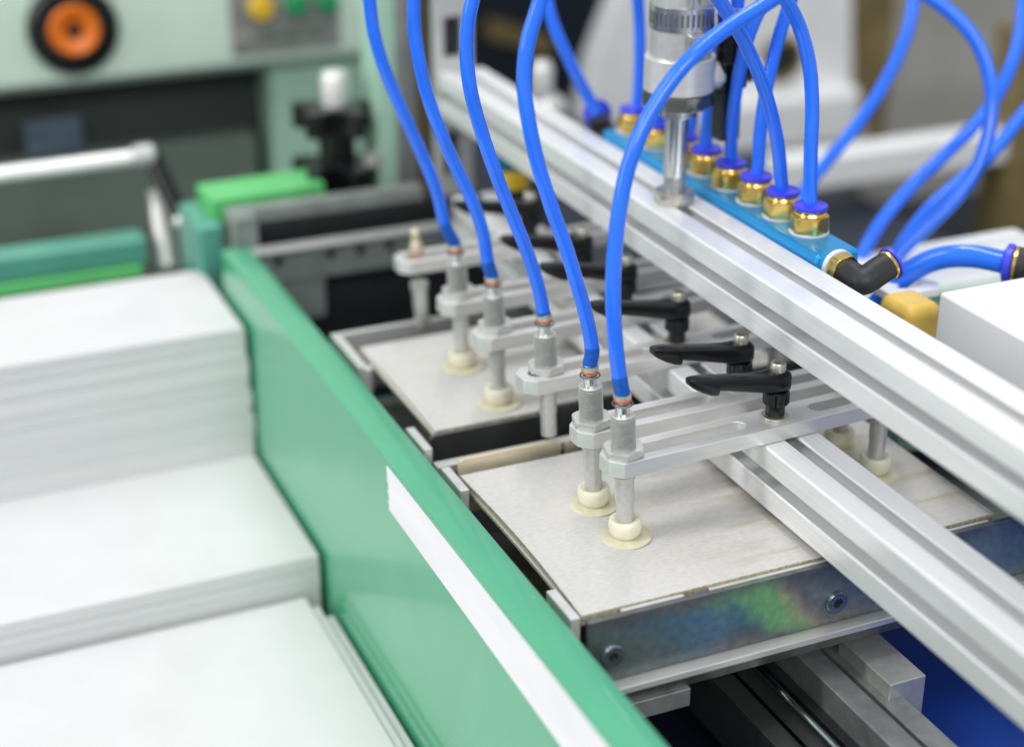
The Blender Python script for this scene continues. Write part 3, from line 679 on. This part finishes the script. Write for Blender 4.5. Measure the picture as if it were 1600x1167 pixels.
# grey boards: thin sheets, slightly warped
def sheet(name, x0, x1, y0, y1, z, th, label, seed, lift=(0, 0, 0, 0), m=CARD, skew=0.0):
    nx, ny = 40, 24; rg = random.Random(seed); ph = rg.uniform(0, 6); vs = []; fs = []
    for s in (0, 1):
        for j in range(ny+1):
            for i in range(nx+1):
                u, v = i/nx, j/ny
                zz = z+lift[0]*(1-u)**3*(1-v)**2+lift[1]*u**3*(1-v)**2+lift[2]*(1-u)**3*v**2+lift[3]*u**3*v**2+0.12*math.sin(5*u+ph)*math.sin(4*v+ph)
                x = x0+(x1-x0)*u; y = y0+(y1-y0)*v
                if skew: x += skew*math.sin(PI*v)*(1-u)
                vs.append((x, y, zz-(0 if s else th)))
    n = (nx+1)*(ny+1); g = lambda i, j: j*(nx+1)+i
    for j in range(ny):
        for i in range(nx):
            q = (g(i, j), g(i+1, j), g(i+1, j+1), g(i, j+1)); fs.append(tuple(k+n for k in q)); fs.append(tuple(reversed(q)))
    top_n = len(fs)
    for i in range(nx):
        fs.append((g(i,0), g(i+1,0), g(i+1,0)+n, g(i,0)+n)); fs.append((g(i+1,ny), g(i,ny), g(i,ny)+n, g(i+1,ny)+n))
    for j in range(ny):
        fs.append((g(nx,j), g(nx,j+1), g(nx,j+1)+n, g(nx,j)+n)); fs.append((g(0,j+1), g(0,j), g(0,j)+n, g(0,j+1)+n))
    o = obj(name, MB().add(vs, fs), m, org=((x0+x1)/2, (y0+y1)/2, z-th))
    o.data.materials.append(CARD_EDGE)
    me = o.data
    for p in me.polygons:
        if abs(p.normal.z) < 0.7: p.material_index = 1
    return tag(o, label, 'board sheet', 'grey board sheets in the trays')
sheet('board_sheet', -58.5, 211, -56.5, 113, 0.0, 2.0, 'top grey board of the front tray, under the two sharp suction cups', 1, (0, 1.0, 0, 2.5), skew=2.5)
sheet('board_sheet', -57, 210.3, -55.6, 113, -2.3, 2.0, 'second grey board, lying under the top board of the front tray', 2, (0, 0.2, 0, 0), skew=2.0)
sheet('board_sheet', -58, 211, -56, 112, -4.7, 2.0, 'third grey board in the front tray, only its edge showing', 3, skew=1.0)
sheet('board_sheet', -51, 211, 175, 322, 0.0, 2.0, 'top blurred grey board of the rear tray', 5, (0, 0, -1, 0), skew=1.0)
sheet('board_sheet', -52, 211, 174.5, 321.5, -2.3, 2.0, 'second grey board under the top one of the rear tray', 6)

# ------------------------------------------------------------------ machine bed and rails below
structure(obj('machine_bed', MB().box((150, -640, -150), (760, 290, -120)), NAVY, bevel=2))
structure(obj('machine_pit', MB().box((-74, -640, -170), (149, 700, -150)), DNAVY))
structure(obj('machine_pit', MB().box((149.5, 291, -180), (760, 1400, -160)), DNAVY))
rl = thing('guide_rail', 'grey metal guide rails below the front plate at the bottom', 'guide rail', (90, -200, -100))
Or = (90, -200, -100)
def rail_at(px0, px1, py, z, zb, name, m, ys=(-420, 300), bev=0.8):
    a = at(px0, py, z=z); c = at(px1, py, z=z)
    return obj(name, MB().box((a[0], ys[0], zb), (c[0], ys[1], z)), m, rl, org=Or, bevel=bev)
rail_at(1290, 1337, 1067, -70, -110, 'flat_bar', MIDSTEEL)
rail_at(1345, 1390, 1067, -76, -110, 'step_bar', MIDSTEEL)
rail_at(1388, 1462, 1067, -66, -110, 'top_bar', ALU_DULL, ys=(-98, -47))
rail_at(1205, 1218, 1067, -72, -90, 'round_rod', STEEL, bev=2)
rail_at(1120, 1160, 1067, -92, -130, 'flat_bar', DPLATE)
rail_at(1225, 1286, 1067, -88, -130, 'dark_bar', BLACKMETAL)
lb = at(1000, 1060, z=-60); lc = at(1058, 1050, z=-60)
obj('end_block', MB().box((lb[0]-30, lc[1]-16, -72), (lc[0], lc[1], -60)), MIDSTEEL, rl, org=Or, bevel=0.8)

# ------------------------------------------------------------------ far end: brackets, knob, posts
fb = thing('slotted_bracket', 'blurred grey slotted bracket plate across the far end of the trays', 'bracket', (0, 520, -60))
Of = (0, 520, -60)
obj('hole_plate', MB().prism([(-80, -24), (140, -24), (140, 4.5), (-80, 4.5)], 520, 526, holes=[[(cx_+4.6*math.cos(a), cz_+4.6*math.sin(a)) for a in np.linspace(0, 2*PI, 17)[:-1]] for cx_, cz_ in ((-53, -6), (-8, -6), (18, -6), (44, -6))],
    mapf=lambda a, b, h: (a, h, b)), PLATEG, fb, org=Of, bevel=0.6)
obj('top_flange', MB().box((-80, 512, 4.6), (140, 527, 8)), ALU_DULL, fb, org=Of, bevel=0.6)
obj('leg', MB().box((-50, 522, -60), (-14, 527, -23.8)), PLATEG, fb, org=Of, bevel=0.6)
obj('upper_rail', MB().box((-86, 545, 22), (84, 560, 34)), PLATEG, fb, org=Of, bevel=1)
obj('rail_end', MB().box((-86, 530, -5), (-66, 545, 33)), PLATEG, fb, org=Of, bevel=1)
obj('shade_infill', MB().box((-66, 548, -175), (200, 552, 21.5)), BLACKMETAL, fb, org=Of)  # black sheet paints in the shade of the void behind the bracket
gk = thing('guide_block', 'bright green painted guide block in front of the black star knob', 'guide block', (-20, 600, 15))
Og = (-20, 600, 15)
obj('block', MB().prism([(-92, 12), (-92, 33), (-20, 34), (9, 35), (9, 12)], 585, 632, mapf=lambda a, b, h: (a, h, b)), BGREEN, gk, org=Og, bevel=2)
obj('side_lobe', MB().box((-108, 570, -70), (-84, 640, 16)), TEAL, gk, org=Og, bevel=4)
p = at(452, 322, y=584)
obj('cap_screw', MB().lathe([(6, 0), (6, 3), (4, 4.2)], p, (0, -1, 0), 24), ALU, gk, org=Og)
k0 = at(529, 290, y=625)
sk = thing('star_knob', 'black two tier star knob with a white screw end on top', 'knob', k0)
def star(r, z0, z1, lobes=5):
    ring = [(r*(0.74+0.26*math.cos(lobes*a))*math.cos(a), r*(0.74+0.26*math.cos(lobes*a))*math.sin(a)) for a in np.linspace(0, 2*PI, 61)[:-1]]
    return MB().prism(ring, z0, z1)
obj('lower_tier', star(42, 0, 24), BLACK, sk, bevel=3, seg=3)
obj('base_flange', L([(34, -8), (36, 0), (30, 3)]), BLACK, sk)
obj('spindle', L([(16, 20), (16, 56)]), BLACK, sk)
obj('upper_tier', star(40, 52, 74), BLACK, sk, bevel=3, seg=3)
obj('screw_end', L([(12, 74), (12, 100), (10, 103)]), ALU, sk)
obj('side_bolt', MB().cyl((26, -20, 22), (26, -20, 32), 8, 20), ALU_DULL, sk)
gp = thing('grey_post', 'upright grey metal post with brown edge at the far beam end', 'post', (75, 590, -100))
Op = (75, 590, -100)
a = at(590, 200, y=600); c = at(622, 200, y=600); e = at(650, 200, y=600); g = at(672, 200, y=600)
obj('post_body', MB().box((a[0], 600, -300), (c[0]-0.3, 640, 420)), PALE2, gp, org=Op, bevel=1.5)
obj('post_flange', MB().box((c[0], 596, -300), (e[0], 640, 420)), MIDSTEEL, gp, org=Op, bevel=1)
obj('post_edge', MB().box((e[0]+0.3, 602, -300), (g[0], 640, 420)), BROWN, gp, org=Op, bevel=1)
eb = thing('end_bracket', 'light grey bracket with a dark slot holding the far end of the upper beam', 'bracket', (118, 550, 100))
Oe = (118, 550, 100)
obj('end_plate', MB().prism([(98, 20), (132, 20), (132, 260), (98, 260)], 549, 558, holes=[[(x, z) for x, z in ((106, 142), (122, 142), (122, 176), (106, 176))], [(105, 40), (119, 40), (119, 78), (105, 78)]], mapf=lambda a, b, h: (a, h, b)), ALU_DULL, eb, org=Oe, bevel=0.8)
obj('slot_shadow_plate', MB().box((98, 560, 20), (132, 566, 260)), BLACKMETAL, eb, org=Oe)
sy_ = thing('sensor_block', 'small yellow and blue sensor near the far lever', 'sensor', (70, 400, 50))
s1 = at(800, 285, y=420); s2 = at(770, 255, y=440)
obj('yellow_body', MB().box((s1[0]-10, 414, s1[2]-6), (s1[0]+12, 430, s1[2]+6)), YELLOW, sy_, org=(70, 400, 50), bevel=2)
obj('cyan_body', MB().box((s1[0]-8, 431, s1[2]+2), (s1[0]+14, 446, s1[2]+16)), CYAN, sy_, org=(70, 400, 50), bevel=2)

# ------------------------------------------------------------------ green machine behind
mh = thing('machine_housing', 'pale green machine housing with orange dial and button panel behind the piles', 'machine', (-100, 950, -300))
Om = (-100, 950, -300)
obj('upper_housing', MB().prism([(950, 62), (952, 50), (962, 40), (976, 36), (1300, 36), (1300, 520), (950, 520)], -900, 178, mapf=lambda a, b, h: (h, a, b)), PALE, mh, org=Om, bevel=2)
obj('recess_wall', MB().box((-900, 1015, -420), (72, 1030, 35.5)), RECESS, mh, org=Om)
obj('lower_panel', MB().box((-900, 985, -420), (58, 1014, -38)), PANELG, mh, org=Om, bevel=3)
obj('pillar', MB().box((72.5, 972, -420), (176, 1100, 35.5)), PALE2, mh, org=Om, bevel=3)
p0 = at(35, 190, y=984); p1 = at(130, 235, y=984)
wd = obj('window', MB().box((p0[0], 978, p1[2]), (p1[0], 984.6, p0[2])), GLASSY, mh, org=Om, bevel=1)
dc = at(113, 44, y=948)
obj('dial_ring', MB().lathe([(45, -2), (44, 10), (41, 13), (26, 13), (25, 9)], dc, (0, -1, 0), 56), BLACK, mh, org=Om)
dl = obj('dial', MB().lathe([(25.4, 8), (25.6, 12), (23, 15.5), (11, 12), (7, 9.6)], dc, (0, -1, 0), 56), ORANGE, mh, org=Om)
obj('dial_hub', MB().lathe([(7.2, 9), (7.2, 13), (5.6, 14.2)], dc, (0, -1, 0), 32), BLACK, dl, org=Om)
q0 = at(357, -20, y=947); q1 = at(532, 72, y=947)
cp = obj('button_panel', MB().box((q0[0], 946, q1[2]-0), (q1[0], 951, q0[2]+20)), GREYBTN, mh, org=Om, bevel=1)
for px, py, m_, r in ((406, 11, YELLOW, 13), (461, 6, BTNG, 12), (510, 2, BTNG, 12)):
    p = at(px, py, y=945.8)
    obj('push_button', MB().lathe([(r*0.92, 0), (r, 2), (r, 8), (r*0.86, 10.5), (r*0.5, 11)], p, (0, -1, 0), 32), m_, cp, org=Om)
for px, py in ((380, 58), (420, 56), (455, 52), (490, 48)):
    p = at(px, py, y=945.8)
    obj('legend_plate', MB().box((p[0]-9, 944.9, p[2]-6), (p[0]+9, 946.2, p[2]+6)), PANELG if px != 380 else GREYP, cp, org=Om, bevel=0.4)
# roller rail and teal frame at the left
rr_ = thing('roller_rail', 'silver round rail with dark handle end in front of the green machine', 'rail', (-300, 680, 40))
Oq = (-300, 680, 40)
ra = at(-300, 352, y=680); rb = at(216, 246, y=680); rc = at(238, 245, y=680); rd = at(283, 340, y=640)
obj('rail_tube', MB().cyl((ra[0], 680, rb[2]-2), (rb[0], 680, rb[2]), 7.4, 24), ALU, rr_, org=Oq)
obj('end_knuckle', MB().lathe([(10, -6), (11.5, 0), (11.5, 12), (8, 15)], (rb[0], 680, rb[2]), (1, 0, 0), 28), MIDSTEEL, rr_, org=Oq)
obj('grip', MB().tube([rc, tuple((np.array(rc)+np.array(rd))/2), rd], 8.5, 20), BLACK, rr_, org=Oq)
obj('grip_tip', MB().lathe([(8, -1), (9, 2), (8, 7), (4, 9)], rd, Vector(rd)-Vector(rc), 24), ALU, rr_, org=Oq)
ba = at(245, 300, y=690); bc = at(262, 420, y=650)
obj('support_arm', MB().tube([ba, bc], 9, 18), ALU_DULL, rr_, org=Oq)
tf = thing('frame_bar', 'teal painted frame bar above the highest paper pile', 'frame bar', (-350, 650, -20))
ta = at(228, 388, y=650)
obj('bar_body', MB().box((-900, 642, ta[2]-11), (ta[0], 672, ta[2]+12)), TEAL, tf, org=(-350, 650, -20), bevel=3)
obj('bar_skirt', MB().box((-900, 638, ta[2]-22), (ta[0]-6, 668, ta[2]-11.4)), BGREEN, tf, org=(-350, 650, -20), bevel=2)
obj('under_plate', MB().box((-900, 630, ta[2]-160), (ta[0]+10, 640, ta[2]-23)), MIDSTEEL, tf, org=(-350, 650, -20), bevel=1)

# ------------------------------------------------------------------ right background
def quadbox(name, m, px0, py0, px1, py1, y, dep, parent, org, bev=2):
    a = at(px0, py0, y=y); c = at(px1, py1, y=y)
    return obj(name, MB().box((a[0], y, min(a[2], c[2])), (c[0], y+dep, max(a[2], c[2]))), m, parent, org=org, bevel=bev)
wm = thing('white_machine', 'blurred white machine cover with a dark round opening behind the cylinder', 'machine', (420, 1150, 0))
Ow = (420, 1150, 0)
P4 = [at(px, py, y=1100) for px, py in ((985, -60), (1335, -80), (1335, 190), (1190, 220), (905, 200), (925, 95))]
obj('cover', MB().prism([(q[0], q[2]) for q in P4], 1100, 1140, mapf=lambda a, b, h: (a, h, b)), WHITEP, wm, org=Ow, bevel=12, seg=4)
pc = at(1222, 92, y=1096)
obj('round_opening', MB().lathe([(32, -1), (30, 6), (24, 8), (22, 2)], pc, (0, -1, 0), 40), BROWN, wm, org=Ow)
obj('opening_core', MB().lathe([(23, -1), (22, 3)], pc, (0, -1, 0), 40), BLACKMETAL, wm, org=Ow)
quadbox('lower_tube', WHITEP, 1120, 165, 1345, 225, 1060, 60, wm, Ow, 14)
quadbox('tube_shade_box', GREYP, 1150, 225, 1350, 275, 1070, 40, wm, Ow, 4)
gpn = thing('grey_cabinet', 'blurred warm grey cabinet with brown corner post at the right', 'cabinet', (700, 1200, 0))
Oc = (700, 1200, 0)
quadbox('cabinet_side', GREYP, 1378, -120, 1760, 262, 1150, 500, gpn, Oc, 3)
quadbox('corner_post', BROWN, 1335, -120, 1377, 268, 1140, 60, gpn, Oc, 3)
wb = thing('white_crossbar', 'blurred white crossbar at the right under the grey cabinet', 'crossbar', (500, 900, 0))
Owb = (500, 900, 0)
wa = at(1262, 297, y=820); wc = at(1575, 235, y=820)
obj('bar', MB().box((wa[0]-40, 820, wa[2]-2), (wc[0], 860, wa[2]+36)), WHITEP, wb, org=Owb, bevel=3)
we = at(1598, 240, y=815)
obj('end_post', MB().box((wc[0]+1, 812, wa[2]-160), (wc[0]+60, 870, wa[2]+160)), BROWN, wb, org=Owb, bevel=3)
wt = thing('white_tabletop', 'blurred white table plate behind the right hoses', 'table', (400, 500, 40))
t0 = at(1330, 397, z=48); t1 = at(1585, 395, z=48)
obj('table_plate', MB().box((t0[0]-60, t0[1]-75, 38), (t0[0]+150, t0[1], 48)), WHITEP, wt, org=(400, 500, 40), bevel=3)
gbx = thing('grey_green_cover', 'blurred grey green cover low behind the thick hose at the right', 'cover', (420, 180, -20))
obj('cover_body', MB().prism([(250, 90), (250, 190), (430, 190), (430, 60)], -40, 30), PALE2, gbx, org=(420, 180, -20), bevel=4)
nc = thing('dark_machine', 'dark navy machine body far behind the upper beam with a mustard strip', 'machine', (350, 1700, -200))
quadbox('body', DNAVY, 690, -150, 1400, 330, 1700, 400, nc, (350, 1700, -200), 6)
m0 = at(762, 30, y=1690); m9 = at(862, 78, y=1690)
obj('mustard_strip', MB().prism([(m0[0], m0[2]), (m0[0], m0[2]-30), (m9[0], m9[2]-12), (m9[0], m9[2]+20)], 1685, 1699, mapf=lambda a, b, h: (a, h, b)), BROWN, nc, org=(350, 1700, -200), bevel=3)
bo = at(846, 160, y=700)
wbt = thing('white_bolt', 'blurred white bolt standing on a pinkish disc behind the upper beam', 'bolt', bo)
obj('bolt_shank', L([(11, 6), (11, 34), (8, 40)]), ALU, wbt)
obj('disc', MB().lathe([(16, -14), (20, -8), (19, 0), (12, 6)], (6, 0, 0), n=32), ALU_DULL, wbt)
# white block and amber piece right of the beam
bk = thing('white_block', 'large pale metal block beside the beam at the right edge', 'block', (300, 0, 60))
z_ = 118
k1 = at(1470, 457, z=z_); k2 = at(1536, 441, z=z_)
obj('block_body', MB().box((k1[0], -420, 20), (k1[0]+78, (k1[1]+k2[1])/2, z_)), WHITEP, bk, org=(300, 0, 60), bevel=2.5)
am = thing('amber_stop', 'translucent amber plastic piece between the beam and white block', 'stop piece', (190, 60, 80))
m1 = at(1418, 440, y=60); m2 = at(1455, 458, y=60)
obj('amber_body', MB().box((m1[0]-12, 40, 60), (m2[0]-3, 74, m2[2]+1)), AMBER, am, org=(190, 60, 80), bevel=8, seg=5)
ws = thing('white_lug', 'white plate lug with an oblong hole behind the amber piece', 'lug', (220, 100, 100))
l0 = at(1428, 447, z=92)
obj('lug_plate', MB().prism([(l0[0]-22, l0[1]-9), (l0[0]+14, l0[1]-9), (l0[0]+19, l0[1]), (l0[0]+14, l0[1]+14), (l0[0]-22, l0[1]+14)], 86, 92,
   holes=[[(l0[0]-2+9*math.cos(a), l0[1]+3+4*math.sin(a)) for a in np.linspace(0, 2*PI, 21)[:-1]]]), WHITEP, ws, org=(220, 100, 100), bevel=1)
